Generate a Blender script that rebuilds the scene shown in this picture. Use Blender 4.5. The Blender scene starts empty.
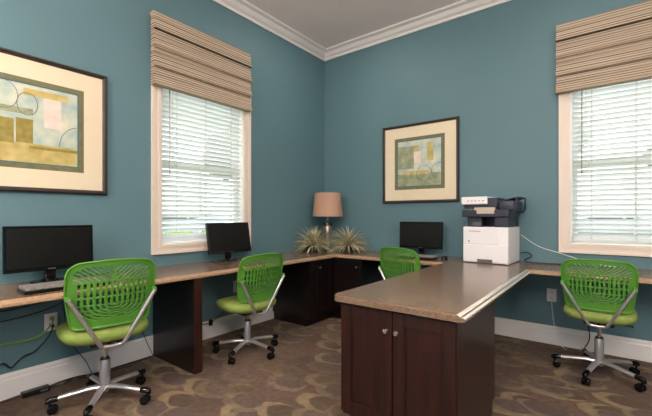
import bpy, bmesh, math, random
from mathutils import Vector, Matrix, noise
random.seed(7)
C = bpy.context.scene.collection
PI = math.pi
H = 1.18

# ------------------------------------------------------------------ colour / materials
def lin(c):
    return tuple((x/255/12.92 if x/255 <= .04045 else ((x/255+.055)/1.055)**2.4) for x in c)

def mat(name, rgb, rough=.5, metal=0., spec=.5, var=0., vscale=8., bump=0., bscale=60., coat=0., trans=0., emit=0., coord='Object', stretch=None, rgb2=None):
    m = bpy.data.materials.new(name); m.use_nodes = True
    nt = m.node_tree; N = nt.nodes; L = nt.links
    b = N['Principled BSDF']
    col = lin(rgb)
    b.inputs['Base Color'].default_value = (*col, 1)
    b.inputs['Roughness'].default_value = rough
    b.inputs['Metallic'].default_value = metal
    b.inputs['Specular IOR Level'].default_value = spec
    if coat: b.inputs['Coat Weight'].default_value = coat; b.inputs['Coat Roughness'].default_value = .12
    tc = N.new('ShaderNodeTexCoord'); out = tc.outputs[coord]
    if stretch:
        mp = N.new('ShaderNodeMapping'); mp.inputs['Scale'].default_value = stretch
        L.new(out, mp.inputs['Vector']); out = mp.outputs['Vector']
    if var or rgb2:
        n = N.new('ShaderNodeTexNoise'); n.inputs['Scale'].default_value = vscale; n.inputs['Detail'].default_value = 4
        L.new(out, n.inputs['Vector'])
        r = N.new('ShaderNodeValToRGB')
        r.color_ramp.elements[0].position = .3; r.color_ramp.elements[1].position = .7
        if rgb2: c0, c1 = col, lin(rgb2)
        else: c0 = tuple(x*(1-var) for x in col); c1 = tuple(min(1, x*(1+var)) for x in col)
        r.color_ramp.elements[0].color = (*c0, 1); r.color_ramp.elements[1].color = (*c1, 1)
        L.new(n.outputs['Fac'], r.inputs['Fac']); L.new(r.outputs['Color'], b.inputs['Base Color'])
    if bump:
        n2 = N.new('ShaderNodeTexNoise'); n2.inputs['Scale'].default_value = bscale; n2.inputs['Detail'].default_value = 3
        L.new(out, n2.inputs['Vector'])
        bp = N.new('ShaderNodeBump'); bp.inputs['Strength'].default_value = bump; bp.inputs['Distance'].default_value = .01
        L.new(n2.outputs['Fac'], bp.inputs['Height']); L.new(bp.outputs['Normal'], b.inputs['Normal'])
    if trans:
        o = N['Material Output']; t = N.new('ShaderNodeBsdfTranslucent'); t.inputs['Color'].default_value = (*col, 1)
        mx = N.new('ShaderNodeMixShader'); mx.inputs[0].default_value = trans
        L.new(b.outputs[0], mx.inputs[1]); L.new(t.outputs[0], mx.inputs[2]); L.new(mx.outputs[0], o.inputs['Surface'])
    if emit:
        b.inputs['Emission Color'].default_value = (*col, 1); b.inputs['Emission Strength'].default_value = emit
    return m

def glass_mat(name, tint=(1, 1, 1), rough=.0, ior=1.45):
    m = bpy.data.materials.new(name); m.use_nodes = True
    nt = m.node_tree; N = nt.nodes; L = nt.links
    N.remove(N['Principled BSDF'])
    t = N.new('ShaderNodeBsdfTransparent'); t.inputs['Color'].default_value = (*tint, 1)
    g = N.new('ShaderNodeBsdfGlossy'); g.inputs['Roughness'].default_value = rough
    f = N.new('ShaderNodeFresnel'); f.inputs['IOR'].default_value = ior
    mx = N.new('ShaderNodeMixShader')
    ge = N.new('ShaderNodeNewGeometry'); ml = N.new('ShaderNodeMath'); ml.operation = 'MULTIPLY_ADD'   # light leaving the pane is not trapped
    ng = N.new('ShaderNodeMath'); ng.operation = 'SUBTRACT'; ng.inputs[0].default_value = 1; L.new(ge.outputs['Backfacing'], ng.inputs[1])
    ml.operation = 'MULTIPLY'; L.new(f.outputs[0], ml.inputs[0]); L.new(ng.outputs[0], ml.inputs[1])
    L.new(ml.outputs[0], mx.inputs[0]); L.new(t.outputs[0], mx.inputs[1]); L.new(g.outputs[0], mx.inputs[2])
    L.new(mx.outputs[0], N['Material Output'].inputs['Surface'])
    return m

def carpet_mat():
    m = bpy.data.materials.new('patterned_carpet'); m.use_nodes = True
    nt = m.node_tree; N = nt.nodes; L = nt.links; b = N['Principled BSDF']
    b.inputs['Roughness'].default_value = .95; b.inputs['Specular IOR Level'].default_value = .15
    tc = N.new('ShaderNodeTexCoord')
    def M(op, a, c=None, d=None):
        n = N.new('ShaderNodeMath'); n.operation = op
        for i, v in enumerate((a, c, d)):
            if v is None: continue
            if isinstance(v, (int, float)): n.inputs[i].default_value = v
            else: L.new(v, n.inputs[i])
        return n.outputs[0]
    def VM(op, a, c):
        n = N.new('ShaderNodeVectorMath'); n.operation = op
        for i, v in enumerate((a, c)):
            if isinstance(v, tuple): n.inputs[i].default_value = v
            else: L.new(v, n.inputs[i])
        return n
    def mixc(f, a, c):
        n = N.new('ShaderNodeMix'); n.data_type = 'RGBA'
        L.new(f, n.inputs[0])
        for i, v in ((6, a), (7, c)):
            if isinstance(v, tuple): n.inputs[i].default_value = (*lin(v), 1)
            else: L.new(v, n.inputs[i])
        return n.outputs[2]
    def ramp(v, a, c):
        n = N.new('ShaderNodeMapRange'); n.interpolation_type = 'SMOOTHSTEP'
        L.new(v, n.inputs[0]); n.inputs[1].default_value = a; n.inputs[2].default_value = c
        return n.outputs[0]
    # woven wobble of the coordinates
    wn = N.new('ShaderNodeTexNoise'); wn.inputs['Scale'].default_value = 5; L.new(tc.outputs['Object'], wn.inputs['Vector'])
    wob = VM('MULTIPLY', VM('SUBTRACT', wn.outputs['Color'], (.5, .5, .5)).outputs[0], (.09, .09, 0)).outputs[0]
    base = VM('ADD', tc.outputs['Object'], wob).outputs[0]
    col = None
    n0 = N.new('ShaderNodeTexNoise'); n0.inputs['Scale'].default_value = 2.2; n0.inputs['Detail'].default_value = 2; L.new(base, n0.inputs['Vector'])
    col = mixc(ramp(n0.outputs['Fac'], .42, .58), CARPET[0], CARPET[1])
    nb = N.new('ShaderNodeTexNoise'); nb.inputs['Scale'].default_value = .9; nb.inputs['Detail'].default_value = 1; L.new(tc.outputs['Object'], nb.inputs['Vector'])
    fade = ramp(nb.outputs['Fac'], .36, .60)
    for rot, sc, off, cres, inner in ((.45, (2.7, 3.9, 1), (0, 0, 0), CARPET[2], CARPET[3]), (-.35, (2.5, 3.7, 1), (3.3, 1.7, 0), CARPET[4], CARPET[5])):
        mp = N.new('ShaderNodeMapping'); mp.inputs['Rotation'].default_value = (0, 0, rot)
        mp.inputs['Scale'].default_value = sc; mp.inputs['Location'].default_value = off
        L.new(base, mp.inputs['Vector'])
        v = N.new('ShaderNodeTexVoronoi'); v.voronoi_dimensions = '2D'; v.inputs['Scale'].default_value = 1; v.inputs['Randomness'].default_value = .75
        L.new(mp.outputs[0], v.inputs['Vector'])
        d = VM('SUBTRACT', mp.outputs[0], v.outputs['Position'])
        d = VM('MULTIPLY', d.outputs[0], (1, 1, 0))
        l1 = VM('LENGTH', d.outputs[0], (0, 0, 0)).outputs['Value']
        l2 = VM('LENGTH', VM('SUBTRACT', d.outputs[0], (.07, .10, 0)).outputs[0], (0, 0, 0)).outputs['Value']
        a = M('SUBTRACT', 1, ramp(l1, .38, .42))
        i = M('SUBTRACT', 1, ramp(l2, .28, .33))
        i = M('MULTIPLY', a, i)
        col = mixc(M('MULTIPLY', a, M('ADD', .12, M('MULTIPLY', fade, .55))), col, cres)
        col = mixc(M('MULTIPLY', i, M('ADD', .2, M('MULTIPLY', fade, .65))), col, inner)
    f = N.new('ShaderNodeTexNoise'); f.inputs['Scale'].default_value = 230; f.inputs['Detail'].default_value = 2; L.new(tc.outputs['Object'], f.inputs['Vector'])
    g = N.new('ShaderNodeTexNoise'); g.inputs['Scale'].default_value = 24; g.inputs['Detail'].default_value = 4; L.new(tc.outputs['Object'], g.inputs['Vector'])
    k = M('ADD', M('MULTIPLY', f.outputs['Fac'], .5), M('ADD', .30, M('MULTIPLY', g.outputs['Fac'], .9)))
    mul = VM('SCALE', col, (0, 0, 0)); L.new(k, mul.inputs['Scale'])
    L.new(mul.outputs[0], b.inputs['Base Color'])
    bp = N.new('ShaderNodeBump'); bp.inputs['Strength'].default_value = .5; bp.inputs['Distance'].default_value = .006
    L.new(f.outputs['Fac'], bp.inputs['Height']); L.new(bp.outputs['Normal'], b.inputs['Normal'])
    return m

def woven_mat():
    m = bpy.data.materials.new('woven_shade_fabric'); m.use_nodes = True
    nt = m.node_tree; N = nt.nodes; L = nt.links; b = N['Principled BSDF']
    b.inputs['Roughness'].default_value = .85; b.inputs['Specular IOR Level'].default_value = .2
    tc = N.new('ShaderNodeTexCoord')
    mp = N.new('ShaderNodeMapping'); mp.inputs['Scale'].default_value = (.35, .35, 100)
    L.new(tc.outputs['Object'], mp.inputs[0])
    n = N.new('ShaderNodeTexNoise'); n.inputs['Scale'].default_value = 1; n.inputs['Detail'].default_value = 1; L.new(mp.outputs[0], n.inputs[0])
    wv = N.new('ShaderNodeTexWave'); wv.wave_type = 'BANDS'; wv.bands_direction = 'Z'; wv.inputs['Scale'].default_value = 15
    wv.inputs['Distortion'].default_value = 0; wv.inputs['Detail Scale'].default_value = .4; L.new(tc.outputs['Object'], wv.inputs[0])
    m1 = N.new('ShaderNodeMath'); m1.operation = 'MULTIPLY_ADD'; L.new(wv.outputs['Fac'], m1.inputs[0]); m1.inputs[1].default_value = .20
    m2 = N.new('ShaderNodeMath'); m2.operation = 'MULTIPLY'; L.new(n.outputs['Fac'], m2.inputs[0]); m2.inputs[1].default_value = .88
    L.new(m2.outputs[0], m1.inputs[2])
    r = N.new('ShaderNodeValToRGB'); L.new(m1.outputs[0], r.inputs['Fac'])
    e = r.color_ramp.elements
    e[0].position = .33; e[0].color = (*lin(SHADE[0]), 1)
    e[1].position = .66; e[1].color = (*lin(SHADE[3]), 1)
    for p, c in ((.43, SHADE[1]), (.53, SHADE[2])):
        x = e.new(p); x.color = (*lin(c), 1)
    L.new(r.outputs[0], b.inputs['Base Color'])
    bp = N.new('ShaderNodeBump'); bp.inputs['Strength'].default_value = .3; bp.inputs['Distance'].default_value = .004
    L.new(n.outputs['Fac'], bp.inputs['Height']); L.new(bp.outputs['Normal'], b.inputs['Normal'])
    return m

def wood_mat(name, c1, c2, rough=.3, axis='z', coat=.3):
    m = bpy.data.materials.new(name); m.use_nodes = True
    nt = m.node_tree; N = nt.nodes; L = nt.links; b = N['Principled BSDF']
    b.inputs['Roughness'].default_value = rough; b.inputs['Coat Weight'].default_value = coat; b.inputs['Coat Roughness'].default_value = .18
    tc = N.new('ShaderNodeTexCoord'); mp = N.new('ShaderNodeMapping')
    mp.inputs['Scale'].default_value = (30, 30, 1.6) if axis == 'z' else (1.6, 30, 30)
    L.new(tc.outputs['Object'], mp.inputs[0])
    n = N.new('ShaderNodeTexNoise'); n.inputs['Scale'].default_value = 1.3; n.inputs['Detail'].default_value = 5; n.inputs['Distortion'].default_value = .6
    L.new(mp.outputs[0], n.inputs[0])
    r = N.new('ShaderNodeValToRGB'); L.new(n.outputs['Fac'], r.inputs[0])
    r.color_ramp.elements[0].position = .35; r.color_ramp.elements[0].color = (*lin(c1), 1)
    r.color_ramp.elements[1].position = .7; r.color_ramp.elements[1].color = (*lin(c2), 1)
    L.new(r.outputs[0], b.inputs['Base Color'])
    return m

CARPET = [(106, 86, 76), (94, 78, 70), (148, 130, 100), (78, 64, 58), (130, 114, 94), (90, 76, 74)]
SHADE = [(68, 58, 56), (126, 109, 95), (164, 145, 127), (192, 175, 157)]
M = dict(
    wall=mat('teal_wall_paint', (90, 121, 131), .55, spec=.4, var=.03, vscale=1.5, bump=.06, bscale=220),
    ceil=mat('ceiling_paint', (246, 232, 230), .9, var=.02, vscale=2),
    trim=mat('white_trim_paint', (234, 227, 227), .35, var=.015, vscale=5),
    casing=mat('cream_casing_paint', (224, 208, 196), .35, var=.015, vscale=5),
    carpet=carpet_mat(), shade=woven_mat(),
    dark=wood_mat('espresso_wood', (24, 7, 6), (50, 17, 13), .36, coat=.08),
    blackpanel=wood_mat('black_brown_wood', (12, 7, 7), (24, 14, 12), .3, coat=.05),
    redwood=wood_mat('mahogany_edge', (34, 14, 11), (56, 24, 18), .3),
    top=mat('speckled_laminate', (100, 80, 66), .24, rgb2=(132, 108, 90), vscale=120, spec=.5, coat=.12),
    edge=mat('laminate_bevel', (152, 122, 96), .22, rgb2=(172, 140, 112), vscale=60, spec=.6, coat=.3),
    pglare=mat('bevel_window_glare', (224, 218, 210), .12, var=.02, spec=.8, coat=1.),  # window reflection on the laminate bevel, painted as a pale colour
    glare_gap=mat('bevel_glare_gap', (84, 72, 64), .4, var=.1),  # dark stripe of the same painted reflection
    slat=mat('blind_slat_vinyl', (240, 242, 240), .4, trans=.5),
    cord=mat('blind_cord', (196, 194, 186), .8, var=.05),
    wand=mat('smoke_wand', (120, 122, 118), .2, var=.05),
    sash=mat('white_vinyl_sash', (236, 238, 238), .35, var=.01),
    glass=glass_mat('window_glass'), pglass=glass_mat('picture_glass', ior=1.42),
    frame=mat('bronze_frame', (44, 32, 28), .35, var=.35, vscale=40, spec=.6),
    mat1=mat('cream_mat_board', (226, 210, 184), .85, var=.02, vscale=60),
    mat2=mat('olive_mat_board', (122, 118, 84), .85, rgb2=(104, 104, 78), vscale=30),
    fillet=mat('teal_fillet', (46, 104, 118), .5, var=.1),
    a_bg=mat('art_pale_blue_wash', (150, 176, 176), .8, rgb2=(214, 212, 190), vscale=9),
    a_yel=mat('art_ochre_wash', (172, 152, 84), .8, rgb2=(206, 188, 126), vscale=14),
    a_ol=mat('art_olive_block', (132, 118, 52), .8, rgb2=(162, 144, 76), vscale=25),
    a_pink=mat('art_pink_block', (226, 196, 186), .8, rgb2=(234, 214, 204), vscale=20),
    a_gr=mat('art_green_wash', (118, 132, 108), .8, rgb2=(172, 172, 138), vscale=14),
    a_ink=mat('art_ink_line', (74, 88, 90), .8, var=.1),
    black=mat('black_plastic', (20, 20, 23), .35, var=.1, vscale=30),
    gblack=mat('gloss_black_plastic', (12, 12, 14), .12, var=.1, vscale=30),
    screen=mat('dark_screen', (14, 12, 11), .35, spec=.3, var=.05, vscale=4),
    grey=mat('grey_plastic', (88, 86, 88), .5, var=.1, vscale=50),
    keys=mat('worn_grey_keys', (128, 122, 118), .5, var=.2, vscale=60),
    silver=mat('silver_paint', (196, 192, 196), .3, metal=.75, var=.04, vscale=20),
    chrome=mat('chrome', (215, 215, 215), .12, metal=1, var=.02),
    green=mat('lime_green_plastic', (82, 140, 48), .38, var=.06, vscale=10, trans=.12),
    seatg=mat('lime_green_upholstery', (132, 150, 72), .75, var=.1, vscale=30, bump=.2, bscale=300),
    sleeve=mat('grey_column', (150, 148, 152), .35, metal=.5, var=.05),
    pwhite=mat('printer_white', (236, 232, 236), .4, var=.01, vscale=10),
    pdark=mat('printer_dark_blue_grey', (40, 42, 58), .4, var=.1, vscale=20),
    pbeige=mat('printer_tray_paper', (190, 176, 160), .6, var=.05),
    knob=mat('satin_nickel', (206, 196, 184), .25, metal=.9, var=.03),
    lshade=mat('peach_linen_shade', (204, 164, 142), .85, var=.05, vscale=120, trans=.25),
    lbase=mat('hammered_pewter', (150, 136, 128), .3, metal=.8, var=.15, vscale=60),
    leafa=mat('dry_grass_green', (140, 146, 110), .6, rgb2=(204, 196, 164), vscale=14),
    leafb=mat('dry_grass_tan', (164, 156, 116), .6, rgb2=(216, 204, 170), vscale=14),
    pot=mat('dark_pot', (48, 40, 34), .5, var=.2),
    outlet=mat('outlet_white', (226, 222, 228), .4, var=.01),
    gcable=mat('green_cable', (126, 158, 60), .5, var=.1),
    bcable=mat('black_cable', (18, 18, 22), .45, var=.1),
    wcable=mat('white_cable', (224, 226, 220), .45, var=.03),
    lens=mat('downlight_lens', (255, 244, 226), .5, emit=6),
    asphalt=mat('parking_asphalt', (180, 179, 177), .9, var=.12, vscale=2),
    lawn=mat('lawn_grass', (108, 146, 62), .9, rgb2=(150, 180, 84), vscale=6),
    hedge=mat('hedge_leaves', (70, 122, 34), .8, rgb2=(150, 196, 76), vscale=22),
    evergreen=mat('dark_evergreen_leaves', (52, 62, 48), .8, rgb2=(84, 92, 74), vscale=5),
    tree=mat('tree_leaves', (140, 160, 116), .8, rgb2=(190, 202, 166), vscale=5),
    bark=mat('tree_bark', (92, 78, 66), .9, var=.25, vscale=12),
    carp=mat('pale_blue_car_paint', (168, 182, 200), .25, metal=.1, var=.02, coat=.6),
    carg=mat('grey_car_paint', (150, 154, 160), .25, metal=.3, var=.02, coat=.6),
    carglass=mat('car_glass', (30, 36, 42), .08, var=.05),
    tyre=mat('tyre_rubber', (28, 28, 30), .8, var=.1),
)

# ------------------------------------------------------------------ mesh builder
class MB:
    def __init__(s): s.v = []; s.f = []; s.m = []
    def add(s, vs, fs, mi=0):
        o = len(s.v); s.v += [Vector(p) for p in vs]
        s.f += [tuple(i+o for i in f) for f in fs]; s.m += [mi]*len(fs); return s
    def box(s, a, b, mi=0, bev=0., rot=0., at=None):
        x0, y0, z0 = (min(a[i], b[i]) for i in range(3)); x1, y1, z1 = (max(a[i], b[i]) for i in range(3))
        bm = bmesh.new(); bmesh.ops.create_cube(bm, size=1)
        for v in bm.verts: v.co = Vector(((v.co.x+.5)*(x1-x0)+x0, (v.co.y+.5)*(y1-y0)+y0, (v.co.z+.5)*(z1-z0)+z0))
        if bev: bmesh.ops.bevel(bm, geom=bm.edges[:], offset=bev, segments=2, affect='EDGES', profile=.5)
        bm.verts.index_update()
        vs = [v.co.copy() for v in bm.verts]; fs = [tuple(v.index for v in f.verts) for f in bm.faces]; bm.free()
        if rot:
            c = Vector(at) if at else Vector(((x0+x1)/2, (y0+y1)/2, 0)); R = Matrix.Rotation(rot, 3, 'Z')
            vs = [R @ (v-c) + c for v in vs]
        return s.add(vs, fs, mi)
    def tube(s, pts, r, seg=8, mi=0, cap=True, smooth=None):
        pts = [Vector(p) for p in pts]; n = len(pts)
        rs = r if isinstance(r, (list, tuple)) else [r]*n
        rings = []; up = None
        for i, p in enumerate(pts):
            t = (pts[min(i+1, n-1)] - pts[max(i-1, 0)]).normalized()
            if up is None:
                up = Vector((0, 0, 1)) if abs(t.z) < .9 else Vector((1, 0, 0))
            a = t.cross(up)
            if a.length < 1e-5: a = t.cross(Vector((0, 1, 0)))
            a.normalize(); b = t.cross(a).normalized(); up = -b if b.dot(up) < 0 else b
            up = b.cross(t).normalized() if False else -t.cross(a) if (-t.cross(a)).dot(up) > 0 else t.cross(a)
            rings.append([p + (a*math.cos(2*PI*k/seg) + b*math.sin(2*PI*k/seg))*rs[i] for k in range(seg)])
        vs = [q for R in rings for q in R]; fs = []
        for i in range(n-1):
            for k in range(seg):
                fs.append((i*seg+k, i*seg+(k+1) % seg, (i+1)*seg+(k+1) % seg, (i+1)*seg+k))
        if cap: fs.append(tuple(range(seg))[::-1]); fs.append(tuple((n-1)*seg+k for k in range(seg)))
        return s.add(vs, fs, mi)
    def lathe(s, prof, seg=32, mi=0, c=(0, 0, 0), cap=True):
        vs = []; fs = []
        for r, z in prof:
            for k in range(seg): vs.append((c[0]+r*math.cos(2*PI*k/seg), c[1]+r*math.sin(2*PI*k/seg), c[2]+z))
        for i in range(len(prof)-1):
            for k in range(seg):
                fs.append((i*seg+k, i*seg+(k+1) % seg, (i+1)*seg+(k+1) % seg, (i+1)*seg+k))
        if cap:
            if prof[0][0] > 1e-4: fs.append(tuple(range(seg))[::-1])
            if prof[-1][0] > 1e-4: fs.append(tuple((len(prof)-1)*seg+k for k in range(seg)))
        return s.add(vs, fs, mi)
    def prism(s, poly, z0, z1, mi=0):          # poly in xy
        n = len(poly)
        vs = [(p[0], p[1], z0) for p in poly]+[(p[0], p[1], z1) for p in poly]
        fs = [tuple(range(n))[::-1], tuple(range(n, 2*n))]+[(i, (i+1) % n, n+(i+1) % n, n+i) for i in range(n)]
        return s.add(vs, fs, mi)
    def extr(s, prof, path, mi=0, closed=True): # prof pts as function list: path = list of (origin, u, v) frames
        n = len(prof); vs = []
        for o, u, v in path:
            for a, b in prof: vs.append(Vector(o)+Vector(u)*a+Vector(v)*b)
        fs = []
        for i in range(len(path)-1):
            for k in range(n if closed else n-1):
                fs.append((i*n+k, i*n+(k+1) % n, (i+1)*n+(k+1) % n, (i+1)*n+k))
        if closed: fs.append(tuple(range(n))); fs.append(tuple((len(path)-1)*n+k for k in range(n))[::-1])
        return s.add(vs, fs, mi)
    def xf(s, Mx):
        s.v = [Mx @ v for v in s.v]; return s

def obj(name, mb, ms, parent=None, loc=(0, 0, 0), rotz=0, smooth=False, fix=True):
    me = bpy.data.meshes.new(name); me.from_pydata([tuple(v) for v in mb.v], [], mb.f)
    ms = ms if isinstance(ms, (list, tuple)) else [ms]
    for m in ms: me.materials.append(m)
    for p, i in zip(me.polygons, mb.m): p.material_index = i
    if fix:
        bm = bmesh.new(); bm.from_mesh(me); bmesh.ops.recalc_face_normals(bm, faces=bm.faces[:]); bm.to_mesh(me); bm.free()
    if smooth:
        for p in me.polygons: p.use_smooth = True
        try: me.set_sharp_from_angle(angle=math.radians(38))
        except Exception: pass
    o = bpy.data.objects.new(name, me); C.objects.link(o)
    o.location = loc; o.rotation_euler = (0, 0, rotz)
    if parent: o.parent = parent
    return o
def thing(name, label, cat, loc=(0, 0, 0), rotz=0, group=None):
    o = bpy.data.objects.new(name, None); C.objects.link(o); o.empty_display_size = .1
    o.location = loc; o.rotation_euler = (0, 0, rotz); return tag(o, label, cat, group)
def tag(o, label, cat, group=None):
    o['label'] = label; o['category'] = cat
    if group: o['group'] = group
    return o
def struct(name, mb, m, parent=None, **k):
    o = obj(name, mb, m, parent, **k)
    if not parent: o['kind'] = 'structure'
    return o
def copy_tree(o, parent=None):
    c = o.copy(); C.objects.link(c); c.parent = parent
    for ch in list(o.children): copy_tree(ch, c)
    return c

# ------------------------------------------------------------------ room shell (corner at origin, room towards +X, -Y)
RX, RY, RZ, WT = 5.6, -6.4, 3.40, .16
WY0, WY1, WZ0, WZ1 = -2.312, -1.405, .935, 2.44      # window opening, left wall
VX0, VX1 = 2.797, 3.704                              # window opening, back wall
struct('floor', MB().box((-WT, RY-WT, -.12), (RX+WT, WT, 0)), M['carpet'])
struct('ceiling', MB().box((-WT, RY-WT, RZ), (RX+WT, WT, RZ+.12)), M['ceil'])
b = MB(); b.box((-WT, RY, 0), (0, WY0, RZ)); b.box((-WT, WY1, 0), (0, 0, RZ)); b.box((-WT, WY0, 0), (0, WY1, WZ0)); b.box((-WT, WY0, WZ1), (0, WY1, RZ))
struct('wall_left', b, M['wall'])
b = MB(); b.box((-WT, 0, 0), (VX0, WT, RZ)); b.box((VX1, 0, 0), (RX, WT, RZ)); b.box((VX0, 0, 0), (VX1, WT, WZ0)); b.box((VX0, 0, WZ1), (VX1, WT, RZ))
struct('wall_back', b, M['wall'])
struct('wall_right', MB().box((RX, RY, 0), (RX+WT, WT, RZ)), M['wall'])
DX0, DX1, DZ = 1.9, 3.9, 2.2
b = MB(); b.box((-WT, RY-WT, 0), (DX0, RY, RZ)); b.box((DX1, RY-WT, 0), (RX+WT, RY, RZ)); b.box((DX0, RY-WT, DZ), (DX1, RY, RZ))
struct('wall_front', b, M['wall'])
e = bpy.data.objects.new('added_door_1', None); C.objects.link(e); e['kind'] = 'structure'; e.location = (DX0, RY-.08, 0)  # glazed opening added behind the camera to let low cool daylight in
b = MB(); b.box((0, -.05, 0), (.05, .05, DZ)); b.box((1.95, -.05, 0), (2.0, .05, DZ)); b.box((0, -.05, DZ-.05), (2, .05, DZ)); b.box((0, -.05, 0), (2, .05, .02))
obj('door_frame', b, M['sash'], e)
for x0 in (.05, 1.0):
    b = MB(); b.box((x0, -.02, .02), (x0+.08, .02, DZ-.05)); b.box((x0+.87, -.02, .02), (x0+.95, .02, DZ-.05)); b.box((x0+.08, -.02, .02), (x0+.87, .02, .14)); b.box((x0+.08, -.02, DZ-.13), (x0+.87, .02, DZ-.05))
    d = obj('door_leaf', b, M['sash'], e); obj('glass', MB().box((x0+.08, -.004, .14), (x0+.87, .004, DZ-.13)), M['glass'], d)
# baseboards
bbp = [(0, 0), (.016, 0), (.016, .125), (.012, .135), (.012, .150), (.005, .163), (.005, .168), (0, .168)]
def bb(name, p0, p1, n):
    u = Vector(n); z = Vector((0, 0, 1))
    struct(name, MB().extr(bbp, [(p0, u, z), (p1, u, z)]), M['trim'])
def portal(Mx, sx, sy):
    ld = bpy.data.lights.new('portal', 'AREA'); ld.shape = 'RECTANGLE'; ld.size = sx; ld.size_y = sy; ld.cycles.is_portal = True
    o = bpy.data.objects.new('daylight_portal', ld); C.objects.link(o); o.matrix_world = Mx; o['kind'] = 'helper'
portal(Matrix.Translation((2.9, RY-.20, 1.1)) @ Matrix.Rotation(PI/2, 4, 'X'), 2.0, 2.2)
portal(Matrix.Translation((-.22, -1.86, 1.69)) @ Matrix.Rotation(-PI/2, 4, 'Y'), 1.55, 1.0)
portal(Matrix.Translation((3.25, .22, 1.69)) @ Matrix.Rotation(-PI/2, 4, 'X'), 1.0, 1.55)
bb('baseboard_left', (0, RY, 0), (0, 0, 0), (1, 0, 0))
bb('baseboard_back', (.016, 0, 0), (RX, 0, 0), (0, -1, 0))
bb('baseboard_right', (RX, RY, 0), (RX, -.016, 0), (-1, 0, 0))
# crown moulding  (a = out from wall, b = up)
cp = [(0, 0), (.014, 0), (.015, .018), (.008, .021), (.020, .032), (.044, .042), (.064, .066), (.072, .078), (.064, .081), (.090, .086), (.108, .093), (.108, .11), (0, .11)]
def crown(name, p0, p1, n, d0, d1):
    z = Vector((0, 0, 1)); n = Vector(n); t = (Vector(p1)-Vector(p0)).normalized()
    b = MB(); k = len(cp); vs = []
    for a, h in cp: vs.append(Vector(p0)+n*a+z*h+t*a*d0)
    for a, h in cp: vs.append(Vector(p1)+n*a+z*h-t*a*d1)
    b.add(vs, [(i, (i+1) % k, k+(i+1) % k, k+i) for i in range(k)])
    struct(name, b, M['trim'])
cz = RZ-.11
crown('trim_1', (0, RY, cz), (0, 0, cz), (1, 0, 0), 1, 1)
crown('trim_2', (0, 0, cz), (RX, 0, cz), (0, -1, 0), 1, 1)
crown('trim_3', (RX, RY, cz), (RX, 0, cz), (-1, 0, 0), 1, 1)
crown('trim_4', (0, RY, cz), (RX, RY, cz), (0, 1, 0), 1, 1)

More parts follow.
